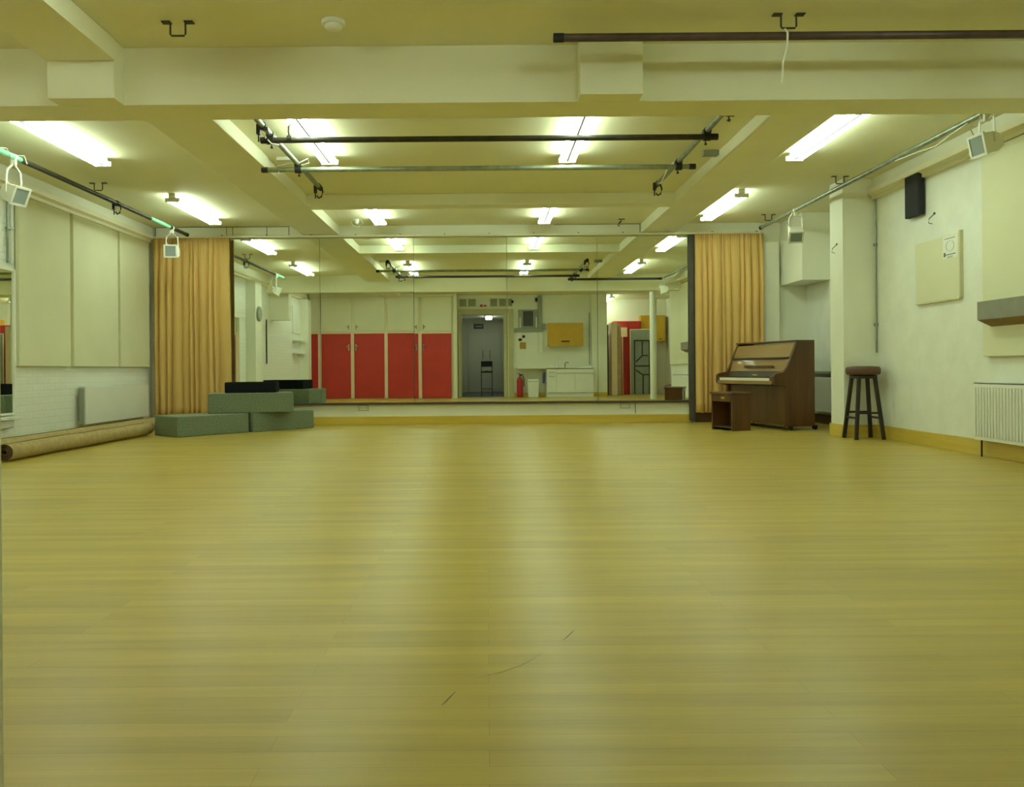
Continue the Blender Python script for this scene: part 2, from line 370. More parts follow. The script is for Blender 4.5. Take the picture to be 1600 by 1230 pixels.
# ------------------------------------------------------------------ mirrors on the far wall
edges = [-3.748, -2.429, -1.055, .309, 1.635, 2.965]
mlabels = ['tall mirror panel at the carpeted blocks end, first beside the curtain', 'tall mirror panel showing the first red cupboard doors, second from the blocks',
           'tall middle mirror panel of five, showing the open doorway', 'tall mirror panel showing the kitchen sink and yellow cupboard', 'tall mirror panel beside the piano curtain, showing the leaning folding table']
tilt = [.0006, .0006, 0, 0, 0]
for k in range(5):
    a, b = edges[k], edges[k + 1]
    t = thing('wall_mirror_panel', ((a + b) / 2, YM - .03, .325), mlabels[k], 'mirror', 'mirror panels along the far wall')
    h = (b - a) / 2 - .003
    g = MB().box(-h, h, -.003, .012, .0, 2.425).build('mirror_glass', 'mirror', t)
    g.rotation_euler = (tilt[k], 0, 0)
    MB().box(-h + .01, h - .01, .0125, .028, .0, 2.42).build('backing_board', 'dark_trim', t)
tag(MB().box(-3.76, 2.97, YM - .055, YM - .005, .29, .318).build('mirror_ledge', 'dark_trim', None, .003), 'narrow dark wooden ledge running under the row of wall mirrors', 'ledge')
tag(MB().box(2.968, 3.055, YM - .07, YM - .031, .03, 2.765).build('edge_board', 'grey_strip', None, .003), 'tall dark grey upright board between the mirrors and the piano curtain', 'board')
tag(MB().box(-3.80, -3.752, YM - .07, YM - .005, .03, 2.765).build('edge_board', 'dark_trim', None, .003), 'thin dark upright strip between the mirrors and the curtain by the blocks', 'board')
rl = thing('curtain_rail', (0, YM - .10, 2.76), 'long pale curtain rail running along the whole mirror wall', 'curtain rail')
MB().box(-4.85, 4.02, -.018, .018, -.018, .012).build('track', 'cream', rl, .004)
for k in range(14): MB().box(-4.5 + k * .65, -4.485 + k * .65, -.01, .095, .0125, .025).build('rail_bracket', 'dark_steel', rl)
# sockets in the strip below
def socket(x, z, lb):
    t = thing('power_socket', (x, YM, z), lb, 'socket', 'double sockets below the mirrors')
    MB().box(-.073, .073, -.012, -.0, -.043, .043).build('face_plate', 'grey', t, .004)
    MB().box(-.064, .064, -.0135, -.0125, -.034, .034).build('face', 'white_plastic', t)
    for sx in (-.036, .036):
        MB().box(sx - .016, sx - .010, -.0155, -.014, -.012, -.002).box(sx + .010, sx + .016, -.0155, -.014, -.012, -.002).box(sx - .003, sx + .003, -.0155, -.014, .004, .016).build('pin_holes', 'ink', t)
        MB().box(sx * .25 - .008, sx * .25 + .008, -.02, -.014, .014, .03).build('rocker_switch', 'white_plastic', t)
socket(-1.811, .247, 'double power socket below the mirrors, under the reflected red cupboard doors')
socket(2.037, .252, 'double power socket below the mirrors, nearer the piano')
tag(MB().box(2.18, 2.19, YM - .004, YM - .0, .13, .28).build('cable_slot', 'seam'), 'thin dark cable running down the white strip beside the socket nearer the piano', 'cable')

# ------------------------------------------------------------------ curtains
def curtain(x0, x1, y, z0, z1, folds, seed, label):
    rnd = random.Random(seed); n = folds * 14; rows = 18; xs = []
    ph = [rnd.uniform(.55, 1.6) for _ in range(folds)]; tot = sum(ph); acc = [0]
    for p in ph: acc.append(acc[-1] + p / tot)
    amp = [rnd.uniform(.45, 1.0) for _ in range(folds)]; wob = [rnd.uniform(-.02, .02) for _ in range(folds + 1)]
    vs = []
    for r in range(rows + 1):
        t = r / rows; z = z1 + (z0 - z1) * t
        for i in range(n + 1):
            f = min(folds - 1, i // 14); u = (i - f * 14) / 14
            s = acc[f] + (acc[f + 1] - acc[f]) * u
            sp = (wob[f] * (1 - u) + wob[f + 1] * u) * t * 1.5
            k = .35 + .65 * min(1, t * 4)
            x = x0 + (x1 - x0) * s + sp
            yy = y - (.085 * amp[f] * k) * (math.sin(math.pi * u) ** .55) + .008 * math.sin(5 * t + f * 1.7)
            yy -= .012 * math.sin(s * 190) * max(0, 1 - t * 7)
            vs.append((x, yy, z + .004 * math.sin(s * 60) * t))
    fs = [(r * (n + 1) + i, r * (n + 1) + i + 1, (r + 1) * (n + 1) + i + 1, (r + 1) * (n + 1) + i) for r in range(rows) for i in range(n)]
    mb = MB().add(vs, fs, None, True)
    o = mb.build('curtain', 'curtain'); md = o.modifiers.new('thick', 'SOLIDIFY'); md.thickness = .004
    tag(o, label, 'curtain', 'tan curtains beside the mirrors')
    return o
curtain(-4.83, -3.72, YM - .125, .14, 2.742, 11, 3, 'floor length tan curtain hanging behind the carpeted blocks')
curtain(3.05, 4.03, YM - .125, .145, 2.742, 11, 9, 'floor length tan curtain hanging behind the upright piano')

# ------------------------------------------------------------------ fabric wall panels, left
pl = ['cream fabric wall panel beside the small wall mirror, widest of three over the rolled carpets', 'cream fabric wall panel above the near end of the radiator, middle of three', 'cream fabric wall panel next to the curtain, above the radiator']
for (a, b), lb in zip([(8.35, 9.385), (9.455, 10.60), (10.665, 11.58)], pl):
    t = thing('wall_panel', (XL, (a + b) / 2, .87), lb, 'wall panel', 'cream fabric panels over the radiator wall'); h = (b - a) / 2
    MB().box(.0, .05, -h, h, 0, 1.80).build('panel_face', 'panel', t, .006)
tag(MB().box(XL + .002, XL + .012, 8.35, 11.58, .90, 2.64).build('backing_rail', 'panel_edge'), 'olive backing strip visible between the cream fabric panels', 'backing strip')
# radiator, left
t = thing('radiator', (XL + .0015, 10.45, .17), 'flat white radiator under the fabric panels behind the rolled carpets', 'radiator')
MB().box(.075, .115, -.86, .93, 0, .45).build('front_panel', 'white', t, .01)
MB().box(.03, .05, -.86, .93, 0.02, .43).build('back_panel', 'white', t, .01)
MB().box(.04, .1, -.88, -.862, 0.01, .44).build('side_grille', 'grey', t, .003)
MB().box(.03, .11, -.86, .93, .452, .462).build('top_grille', 'white', t)
for q in (-.5, .5): MB().box(.0, .029, q, q + .04, .1, .4).build('wall_bracket', 'grey', t)
for q in (-.80, .85): MB().cyl((.062, q, -.168), (.062, q, .0), .009).build('pipe', 'white', t)
# radiator, right (ribbed)
t = thing('radiator', (XR - .0015, 6.1, .15), 'ribbed white radiator on the rough plaster wall beneath the grey wall shelf', 'radiator')
MB().box(-.12, -.09, -.93, .93, 0, .50).box(-.12, -.05, -.93, .93, .485, .50).build('front_panel', 'white', t, .004)
rb = MB()
for k in range(46): rb.box(-.13, -.1205, -.91 + k * .04, -.888 + k * .04, .03, .46)
rb.build('ribs', 'white', t, .004)
MB().box(-.05, -.02, -.93, .93, .01, .49).build('back_panel', 'white', t)
for q in (-.6, .6): MB().box(-.019, 0, q, q + .04, .1, .4).build('wall_bracket', 'grey', t)
MB().tube([(-.07, .90, 0), (-.07, .90, -.149)], .008).build('pipe', 'dark_steel', t)
# radiator box in the alcove
t = thing('radiator', (4.7185, 10.4, .17), 'pale radiator in the alcove behind the piano, under a dark ledge', 'radiator')
MB().box(-.07, -.03, -.9, 1.0, 0, .48).build('front_panel', 'white', t, .008)
for q in (-.7, .6): MB().box(-.029, 0, q, q + .04, .1, .4).build('wall_bracket', 'grey', t)
tag(MB().box(4.62, 4.72, 9.40, 11.7, .70, .735).build('window_ledge', 'grey', None, .004), 'narrow grey ledge above the alcove radiator behind the piano', 'ledge')
# boxed duct in the alcove
tag(MB().box(4.33, 4.718, 10.95, YM - .003, 1.99, ZC - .003).build('boxed_duct', 'paint', None, .004), 'white boxed duct hanging in the alcove above the piano', 'duct')

# ------------------------------------------------------------------ small mirror, left wall
t = thing('wall_mirror', (XL, 7.95, .37), 'small pale framed mirror on the side wall, beside the widest cream fabric panel', 'mirror')
MB().box(.022, .034, -.319, .319, .021, 1.479).build('glass', 'mirror', t).rotation_euler = (0, 0, .008)
MB().box(.0, .045, -.35, -.32, 0, 1.50).box(.0, .045, .32, .35, 0, 1.50).box(0, .045, -.32, .32, 1.48, 1.50).box(0, .045, -.32, .32, 0, .02).build('frame', 'white', t, .002)
MB().box(.0, .10, -.35, .35, -.045, -.015).box(.0, .05, -.30, .28, -.13, -.045).build('shelf', 'white', t, .003)
t = thing('conduit_pipe', (XL, 8.24, 1.93), 'grey vertical conduit pipe on the wall above the small framed mirror', 'pipe')
MB().cyl((.02, -.03, 0), (.02, -.03, .74), .012).build('pipe', 'steel', t)
MB().cyl((.02, .035, 0), (.02, .035, .74), .010).build('pipe', 'white', t)
MB().box(0, .035, -.05, .055, .35, .37).build('saddle_clip', 'steel', t)

# rolled carpets
def roll(name, x0, y0, x1, y1, r, turns, label, seed):
    L = math.hypot(x1 - x0, y1 - y0); t = thing(name, (x0, y0, 0), label, 'carpet', 'rolled carpets by the radiator', rz=math.atan2(y1 - y0, x1 - x0) - math.pi / 2)
    n = 26 * turns; th = .008; prof_o, prof_i = [], []; r0 = .022
    for k in range(n + 1):
        a = -2 * math.pi * k / 26 + 2.2; rr = r0 + (r - r0) * k / n
        prof_o.append((rr * math.cos(a), r + rr * math.sin(a) * .96)); prof_i.append(((rr - th) * math.cos(a), r + (rr - th) * math.sin(a) * .96))
    rnd = random.Random(seed); st = 16
    def ring(prof, j):
        wv = .010 * math.sin(j * .9 + seed); return [(p[0] * (1 + .03 * math.sin(j * 1.3 + seed)) + wv, L * j / st, max(.0015, p[1])) for p in prof]
    def surf(prof, name, m):
        vs = []; q = len(prof)
        for j in range(st + 1): vs += ring(prof, j)
        MB().add(vs, [(j * q + i, j * q + i + 1, (j + 1) * q + i + 1, (j + 1) * q + i) for j in range(st) for i in range(q - 1)], None, True).build(name, m, t)
    surf(prof_o, 'carpet_back', 'rug')
    surf(prof_i, 'carpet_pile', 'rug_pile')
    for j in (0, st):
        a, b = ring(prof_o, j), ring(prof_i, j); q = len(a)
        MB().add(a + b, [(i, i + 1, q + i + 1, q + i) for i in range(q - 1)]).build('cut_edge', 'rug_pile', t)
    return t
roll('rolled_carpet', -4.34, 7.18, -4.29, 10.10, .088, 4, 'long tan rolled carpet on the floor, in front of the other roll', 1)
roll('rolled_carpet', -4.57, 7.30, -4.54, 11.3, .100, 4, 'long tan rolled carpet against the radiator wall, behind the other roll', 5)

# ------------------------------------------------------------------ carpeted blocks
def block(name, p, ang, L, W, z, H, m, mt, label, cat='block', group='carpeted stage blocks'):
    t = thing(name, (p[0], p[1], z), label, cat, group, rz=ang)
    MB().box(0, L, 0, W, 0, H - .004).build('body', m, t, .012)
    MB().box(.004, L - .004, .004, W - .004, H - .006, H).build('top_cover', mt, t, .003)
    return t
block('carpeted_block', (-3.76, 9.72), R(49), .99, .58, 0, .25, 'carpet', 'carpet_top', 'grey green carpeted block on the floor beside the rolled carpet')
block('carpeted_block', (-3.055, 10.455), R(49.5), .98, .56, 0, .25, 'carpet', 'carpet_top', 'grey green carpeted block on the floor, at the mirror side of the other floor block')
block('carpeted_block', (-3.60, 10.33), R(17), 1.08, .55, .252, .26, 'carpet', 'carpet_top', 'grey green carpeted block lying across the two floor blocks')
block('black_block', (-3.44, 10.50), R(9), .66, .42, .514, .14, 'blackfoam', 'blackfoam', 'low black block on top of the carpeted blocks', 'block', None)

# ------------------------------------------------------------------ piano (local: x = depth away from player, y = along the keyboard)
wv = Vector((-.27, .963)); ang = math.atan2(.27, .963)
PT = thing('upright_piano', (3.75, 10.03, 0), 'brown upright piano in the corner by the tan curtain', 'piano', rz=ang)
PW = 1.33
side = [(-.005, .045), (-.005, .55), (-.155, .575), (-.17, .60), (-.17, .685), (-.145, .715), (-.02, .735), (.03, .80), (.175, 1.118), (.43, 1.118), (.43, .045)]
for a, nm in ((0, 'side_panel'), (PW - .045, 'side_panel')):
    MB().prism(side, 'y', a, a + .045).build(nm, 'piano', PT, .004)
MB().box(.025, .40, .046, PW - .046, .06, .56).build('lower_panel', 'piano', PT, .004)
MB().box(-.155, .15, .046, PW - .046, .575, .612).build('key_slip', 'piano', PT, .004)
MB().box(-.17, -.1555, .046, PW - .046, .575, .622).build('key_bed_front', 'piano_light', PT, .003)
MB().box(-.168, -.005, .10, PW - .10, .6225, .658).build('white_keys', 'ivory', PT)
bk = MB()
for k in range(52):
    if k % 7 in (0, 1, 3, 4, 5): bk.box(-.085, -.006, .10 + (k + .82) * (PW - .2) / 52, .10 + (k + 1.25) * (PW - .2) / 52, .6585, .670)
bk.build('black_keys', 'black', PT)
for q in (.047, PW - .099): MB().box(-.165, -.004, q, q + .052, .6225, .672).build('cheek_block', 'piano', PT, .003)
MB().prism([(-.003, .655), (.018, .74), (.04, .74), (.04, .655)], 'y', .047, PW - .047).build('fallboard', 'dark_trim', PT, .002)
FB = bpy.data.objects['fallboard']
MB().box(-.002, .0035, .60, .70, .690, .702).build('maker_plate', 'gold', FB)
MB().prism([(.035, .742), (.075, .90), (.30, .90), (.30, .742)], 'y', .047, PW - .047).build('music_desk_panel', 'piano_light', PT, .003)
MD = bpy.data.objects['music_desk_panel']
MB().box(.015, .052, .30, .92, .795, .81).box(.015, .022, .30, .92, .81, .822).build('music_ledge', 'piano', MD, .002)
MB().prism([(.055, .905), (.055, .925), (.10, .925), (.10, .905)], 'y', .047, PW - .047).build('rail', 'dark_trim', PT, .002)
MB().prism([(.088, .926), (.165, 1.095), (.32, 1.095), (.32, .926)], 'y', .047, PW - .047).build('upper_panel', 'piano_light', PT, .003)
MB().box(.155, .43, .0, PW, 1.1185, 1.138).build('lid', 'piano', PT, .004)
MB().box(.401, .425, .046, PW - .046, .06, 1.11).build('back_board', 'dark_trim', PT)
for y in (.56, .66, .76): MB().box(-.055, .024, y - .012, y + .012, .055, .068).build('pedal', 'gold', PT, .003)
for x in (.04, .40):
    for y in (-.012, PW - .03): 
        MB().cyl((x + .03, y, .028), (x + .03, y + .035, .028), .027, n=16).box(x + .0, x + .06, y + .005, y + .03, .03, .058).build('caster', 'black', PT)

# piano bench
ba = math.atan2(.35, .937)
B = thing('piano_bench', (3.06, 9.98, 0), 'small brown wooden piano bench with a dark open side, in front of the piano', 'bench', rz=ba)
BW, BD = .42, .28
MB().box(0, BD, .0, .022, .0, .455).build('side_board', 'piano', B, .003)
MB().box(0, BD, BW - .022, BW, .0, .455).build('side_board', 'piano', B, .003)
MB().box(BD - .022, BD - .002, .0225, BW - .0225, .0, .455).build('back_board', 'piano', B, .003)
MB().box(.002, .022, .0225, BW - .0225, .365, .455).build('apron', 'piano', B, .003)
AP = bpy.data.objects['apron']
MB().box(.0225, BD - .0225, .0225, BW - .0225, .03, .05).build('bottom_shelf', 'dark_trim', B)
MB().box(-.018, BD + .015, -.018, BW + .018, .4555, .485).build('seat', 'piano', B, .008)
MB().box(-.001, .0015, .15, .22, .40, .425).build('badge', 'gold', AP)

# bar stool by the wall
ST = thing('bar_stool', (4.155, 8.825, 0), 'dark wooden bar stool with a round brown padded seat by the plaster wall', 'stool')
MB().lathe([(.10, .705), (.168, .708), (.178, .73), (.178, .77), (.165, .793), (.10, .80), (.02, .801)]).build('seat', 'seat', ST)
MB().lathe([(.135, .665), (.14, .67), (.14, .704), (.13, .7045)]).build('seat_ring', 'stool', ST)
for sx, sy in ((-1, -1), (1, -1), (1, 1), (-1, 1)):
    MB().bar((sx * .085, sy * .085, .69), (sx * .150, sy * .150, 0), .036, .036).build('leg', 'stool', ST, .004)
for z, a in ((.29, 0), (.235, 1)):
    k = .085 + (.69 - z) / .69 * .065
    for s in (-1, 1):
        p = ((-k, s * k, z), (k, s * k, z)) if a == 0 else ((s * k, -k, z), (s * k, k, z))
        MB().cyl(p[0], p[1], .012, n=10).build('rung', 'stool', ST)

# ------------------------------------------------------------------ right wall objects
t = thing('notice_board', (XR, 7.76, 1.43), 'plain cream board hung on the rough plaster wall, a drawing pinned at its top corner', 'notice board')
MB().box(-.03, -.001, -.375, .375, 0, .60).build('board', 'panel', t, .003)
MB().box(-.033, -.0, -.395, -.376, 0, .62).box(-.033, 0, -.376, .376, -.014, -.001).build('edge_strip', 'panel_edge', t)
t = thing('pinned_drawing', (XR - .031, 7.50, 1.83), 'small white sheet with a line drawing pinned to the cream notice board', 'drawing')
MB().box(-.0015, 0, -.10, .14, -.02, .195).build('paper', 'paper', t)
ln = MB()
ln.box(-.0022, -.0016, -.06, .11, .165, .171).box(-.0022, -.0016, .095, .125, .0, .04).box(-.0022, -.0016, -.07, .11, .012, .020)
for a in range(12):
    u = 2 * math.pi * a / 12; v = 2 * math.pi * (a + 1) / 12
    ln.bar((-.0019, .02 + .065 * math.cos(u), .095 + .05 * math.sin(u)), (-.0019, .02 + .065 * math.cos(v), .095 + .05 * math.sin(v)), .0008, .004, up=(1, 0, 0))
ln.box(-.0022, -.0016, -.02, .07, -.004, .0).box(-.0022, -.0016, -.02, .07, -.014, -.010)
ln.build('line_drawing', 'ink', t)
t = thing('wall_speaker', (XR, 8.11, 2.31), 'tall narrow black loudspeaker high on the plaster wall', 'speaker')
MB().box(-.075, -.02, -.135, .135, 0, .49).build('cabinet', 'matt_black', t, .006)
MB().box(-.079, -.0755, -.125, .125, .01, .48).build('grille', 'matt_black', t)
MB().box(-.02, 0, -.03, .03, .1, .4).build('mount', 'iron', t)
t = thing('wall_panel', (XR, 5.75, .875), 'large cream fabric wall panel behind the grey shelf, above the ribbed radiator', 'wall panel')
MB().box(-.05, 0, -1.26, 1.26, 0, 1.79).build('panel_face', 'panel', t, .006)
t = thing('wall_shelf', (XR - .05, 6.55, 1.19), 'thick grey wall shelf with a brown underside, on the large cream panel', 'shelf')
MB().prism([(0, -.055), (-.12, 0), (-.12, .155), (0, .155)], 'y', -.5, .34).build('shelf_board', 'midgrey', t, .002)
MB().prism([(-.001, -.059), (-.119, -.004), (-.119, -.001), (-.001, -.056)], 'y', -.5, .335).build('underside', 'under', t)
def hook(x, y, z, lb, dx):
    t = thing('wall_hook', (x, y, z), lb, 'hook', 'wire hooks on the wall')
    MB().tube([(0, 0, .07), (dx * .02, 0, .05), (dx * .05, .01, .02), (dx * .05, .02, -.02), (dx * .02, .01, -.03)], .004).build('wire', 'dark_steel', t)
    MB().cyl((0, 0, .07), (dx * .008, 0, .07), .012).build('plate', 'dark_steel', t)
hook(XR, 7.83, 2.22, 'small wire hook on the plaster wall, just above the notice board', -1)
hook(4.03, 9.17, 2.13, 'small wire hook high on the white pillar', -1)
t = thing('conduit_pipe', (4.385, 8.985, .95), 'thin grey vertical pipe in the corner where the pillar meets the plaster wall', 'pipe')
MB().cyl((0, 0, 0), (0, 0, 1.75), .009).build('pipe', 'steel', t)
for z in (.3, 1.2): MB().box(-.014, .014, -.012, .034, z, z + .03).build('saddle_clip', 'steel', t)

# ------------------------------------------------------------------ scaffold tubes, clamps, brackets
def pole(name, p0, p1, m, label, sleeves=(), r=.0242, caps=(True, True)):
    p0, p1 = Vector(p0), Vector(p1); d = (p1 - p0).normalized(); L = (p1 - p0).length
    t = thing(name, p0, label, 'pole')
    MB().cyl((0, 0, 0), d * L, r, n=20).build('pipe', m, t)
    for a, b in sleeves: MB().cyl(d * a, d * b, r + .002, n=20).build('mint_sleeve', 'mint', t)
    if caps[0]: MB().cyl(-d * .012, d * .05, r + .003, n=20).build('end_cap', 'matt_black', t)
    if caps[1]: MB().cyl(d * (L - .05), d * (L + .012), r + .003, n=20).build('end_cap', 'matt_black', t)
    return t
ZT = 2.75
pole('scaffold_tube', (-4.25, 6.6, ZT), (-4.25, 11.40, ZT), 'dark_steel', 'long steel tube along the radiator wall, with mint green sleeves', [(.02, .72), (3.55, 4.15)])
pole('scaffold_tube', (3.86, 6.0, ZT), (3.86, 11.2, ZT), 'steel', 'long grey steel tube along the pillar side of the room')
pole('scaffold_tube', (-1.87, 6.73, ZT - .01), (1.95, 6.73, ZT - .01), 'dark_steel', 'dark crosswise scaffold tube, the one nearer the deep beam')
pole('scaffold_tube', (-2.14, 7.72, ZT - .01), (2.02, 7.72, ZT - .01), 'steel', 'pale grey crosswise scaffold tube, the one nearer the mirrors')
pole('scaffold_tube', (-1.80, 5.75, ZT + .042), (-1.80, 8.75, ZT + .042), 'steel', 'short lengthwise scaffold tube holding the crosswise pair at the curtain and blocks side')
pole('scaffold_tube', (1.87, 5.75, ZT + .042), (1.87, 8.75, ZT + .042), 'steel', 'short lengthwise scaffold tube holding the crosswise pair at the piano side')
pole('scaffold_tube', (1.80, 6.08, ZT - .012), (3.80, 6.08, ZT - .012), 'dark_steel', 'scaffold tube joining the tube frame to the wall tube, seen only in the mirrors')
pole('scaffold_tube', (.43, 4.80, 2.785), (4.3, 4.80, 2.785), 'plum', 'dark brown tube slung under the ceiling in front of the deep beam')

CL0 = thing('tube_clamp', (0, 0, 0), 'x', 'clamp', 'scaffold clamps')
MB().cyl((-.03, 0, 0), (.03, 0, 0), .034, n=14).build('collar', 'iron', CL0)
MB().cyl((0, -.03, .045), (0, .03, .045), .034, n=14).build('collar', 'iron', CL0)
MB().cyl((.0, .04, .06), (.0, .04, -.06), .006, n=8).cyl((.0, .04, -.045), (.0, .04, -.055), .014, n=6).build('bolt', 'dark_steel', CL0)
cls = [(-1.80, 6.73, ZT - .01, 'black clamp at the dark crosswise tube end next to the hanging hook'),
       (1.87, 6.73, ZT - .01, 'black clamp where the dark crosswise tube meets the piano side tube'),
       (-1.80, 7.72, ZT - .01, 'clamp on the pale crosswise tube with a white wire tied round it'),
       (1.87, 7.72, ZT - .01, 'clamp on the pale crosswise tube at the piano side, with a white cable'),
       (1.87, 6.08, ZT - .01, 'clamp on the joining tube just beyond the deep beam')]
for i, (x, y, z, lb) in enumerate(cls):
    c = CL0 if i == 0 else copy_tree(CL0)
    c.location = (x, y, z); c['label'] = lb
HC0 = thing('hook_clamp', (0, 0, 0), 'x', 'clamp', 'hook clamps hanging from tubes')
MB().cyl((-.0, -.028, 0), (.0, .028, 0), .032, n=14).build('collar', 'iron', HC0)
MB().tube([(.03, 0, -.01), (.045, 0, -.06), (.03, 0, -.11), (.0, 0, -.125), (-.02, 0, -.10)], .009).build('hook', 'iron', HC0)
MB().box(-.05, -.02, -.02, .02, -.07, .01).cyl((-.035, 0, -.07), (-.035, 0, -.13), .007, n=8).build('jaw', 'iron', HC0)
hcs = [(-1.80, 8.66, ZT + .042, 'black hook clamp dangling at the far tip of the short tube above the wire cage'),
       (1.87, 8.66, ZT + .042, 'black hook clamp at the far tip of the short tube at the piano side'),
       (-4.25, 9.24, ZT, 'black hook clamp on the tube above the fabric panels'),
       (-1.80, 6.50, ZT + .042, 'black hook clamp near the deep beam on the short tube')]
for i, (x, y, z, lb) in enumerate(hcs):
    c = HC0 if i == 0 else copy_tree(HC0)
    c.location = (x, y, z); c['label'] = lb
# hook with black C shape hung over the first cross tube
t = thing('hanging_hook', (-1.64, 6.73, ZT + .02), 'black C shaped iron hook standing over the dark crosswise tube', 'hook')
MB().tube([(0, 0, -.005), (-.008, 0, .045), (-.008, 0, .085), (.008, 0, .103), (.035, 0, .103), (.042, 0, .07)], .008).build('hook', 'iron', t)
MB().cyl((-.02, 0, -.02), (.02, 0, -.02), .030, n=12).build('collar', 'iron', t)

BR0 = thing('ceiling_bracket', (0, 0, ZC), 'x', 'bracket', 'U shaped ceiling brackets')
MB().box(-.095, -.042, -.02, .02, -.008, -.001).box(.042, .095, -.02, .02, -.008, -.001).build('flange', 'dark_steel', BR0)
MB().tube([(-.046, 0, -.005), (-.046, 0, -.075), (-.038, 0, -.085), (.038, 0, -.085), (.046, 0, -.075), (.046, 0, -.005)], .006).build('strap', 'dark_steel', BR0)
brs = [(-1.85, 4.84, 'empty U shaped bracket on the ceiling in front of the deep beam'),
       (1.83, 4.80, 'U shaped ceiling bracket carrying the dark brown tube'),
       (-4.32, 8.94, 'U shaped ceiling bracket over the tube above the fabric panels'),
       (3.95, 8.90, 'U shaped ceiling bracket over the tube near the pillar'),
       (3.93, 11.1, 'U shaped ceiling bracket over the far tip of the pillar side tube')]
for i, (x, y, lb) in enumerate(brs):
    c = BR0 if i == 0 else copy_tree(BR0)
    c.location = (x, y, ZC); c['label'] = lb
# wires
def wire(pts, r, lb, m='white_plastic', loc=None):
    p0 = Vector(pts[0]); o = MB().tube([Vector(p) - p0 for p in pts], r, 6).build('white_cable', m, None, loc=p0); return tag(o, lb, 'cable')
wire([(1.80, 4.78, 2.82), (1.81, 4.765, 2.79), (1.81, 4.77, 2.72), (1.79, 4.79, 2.62), (1.785, 4.79, 2.50)], .006, 'white cord hanging from the bracket of the dark brown tube')
wire([(1.85, 7.75, 2.80), (1.80, 7.85, 2.77), (1.81, 8.2, 2.70), (1.86, 8.55, 2.77)], .007, 'white cable looped along the short scaffold tube at the piano side')
wire([(-1.98, 7.70, 2.70), (-1.99, 7.69, 2.77), (-1.90, 7.69, 2.79), (-1.78, 7.69, 2.80), (-1.70, 7.69, 2.84), (-1.69, 7.70, 2.80), (-1.80, 7.70, 2.77)], .006, 'white wire tied around the pale crosswise tube')
wire([(-1.86, 6.70, 2.80), (-1.83, 6.69, 2.75), (-1.78, 6.69, 2.70), (-1.72, 6.70, 2.69)], .006, 'white wire wrapped round the dark crosswise tube end')
# small ceiling items
t = thing('smoke_detector', (-.91, 4.85, ZC), 'round white smoke detector on the ceiling in front of the deep beam', 'smoke detector')
MB().lathe([(.072, -.001), (.072, -.018), (.062, -.024), (.02, -.025)]).build('base', 'white_plastic', t)
MB().lathe([(.052, -.024), (.055, -.035), (.045, -.05), (.01, -.052)]).build('sensor_head', 'white_plastic', t)
tag(MB().box(2.13, 2.275, 7.78, 7.86, ZC - .05, ZC - .001).build('call_box', 'grey', None, .004), 'small grey box on the ceiling beside the piano side beam', 'sensor box')
tag(MB().box(-2.06, -1.90, 7.9, 8.0, ZC - .035, ZC - .001).build('junction_box', 'white_plastic', None, .004), 'small white junction box on the ceiling beside the beam over the blocks', 'junction box')
t = thing('wire_cage', (-1.80, 11.2, ZC), 'small wire cage fixture on the ceiling near the mirror wall', 'wire cage')
for a in range(5):
    c, s_ = math.cos(a * 1.256) * .09, math.sin(a * 1.256) * .09
    MB().tube([(0, 0, -.002), (c * .8, s_ * .8, -.02), (c, s_, -.06), (c * .6, s_ * .6, -.10), (0, 0, -.115)], .004, 6).build('cage_wire', 'white_plastic', t)
MB().lathe([(.03, -.001), (.03, -.05), (.015, -.07)]).build('lamp', 'white', t)
t = thing('ceiling_hook', (1.93, 11.35, ZC), 'small dark ceiling hook at the mirror wall near the piano side beam', 'hook')
MB().tube([(0, 0, -.001), (.0, 0, -.03), (-.03, 0, -.06), (-.05, 0, -.09), (-.02, 0, -.10)], .008).build('hook', 'iron', t)
MB().box(-.04, .05, -.015, .015, -.008, -.001).build('plate', 'iron', t)

# ------------------------------------------------------------------ floodlights on the side tubes
def flood(x, y, drop, yaw, pitch, lb, sz=.16):
    """hangs from tube point (x,y,ZT); the lens looks along -Y turned by yaw, tipped down by pitch"""
    t = thing('floodlight', (x, y, ZT), lb, 'floodlight', 'white floodlights on the side tubes')
    T = Matrix.Translation((0, 0, -drop)) @ Matrix.Rotation(yaw, 4, 'Z') @ Matrix.Rotation(pitch, 4, 'X')
    h = sz / 2
    MB().prism([(-.07, -h), (-.07, h), (.02, h * .95), (.075, h * .55), (.075, -h * .55), (.02, -h * .95)], 'x', -h, h, T).build('housing', 'white_plastic', t, .004)
    fr = MB()
    for a in ((-h - .008, -h + .012, -h - .008, h + .008), (h - .012, h + .008, -h - .008, h + .008)): fr.box(a[0], a[1], -.085, -.07, a[2], a[3], T)
    fr.box(-h, h, -.085, -.07, h - .012, h + .008, T).box(-h, h, -.085, -.07, -h - .008, -h + .012, T)
    ff = fr.build('front_frame', 'white', t)
    MB().box(-h + .01, h - .01, -.079, -.071, -h + .01, h - .01, T).build('lens', 'lens', ff)
    for s in (-1, 1):
        p = T @ Vector((s * (h + .006), 0, 0)); q = Vector((p.x * .85, p.y * .85, -drop + .20))
        MB().bar(p, q, .006, .02, up=(0, 1, 0)).bar(q, (0, 0, -.06), .006, .02, up=(0, 1, 0)).build('yoke_arm', 'white_plastic', t)
    MB().box(-.02, .02, -.014, .014, -.075, -.022).cyl((0, -.016, 0), (0, .016, 0), .030, n=14).build('hook_clamp', 'white_plastic', t)
    MB().tube([(-.03, .02, -.03), (-.07, .03, -.10), (-.10, .05, -drop + .14), (-.05, .06, -drop + .05)], .006, 6).build('cable', 'white_plastic', t)
    return t
flood(-4.25, 7.22, .33, R(74), R(24), 'white floodlight hanging from the mint sleeved tube, next to the conduit pipe')
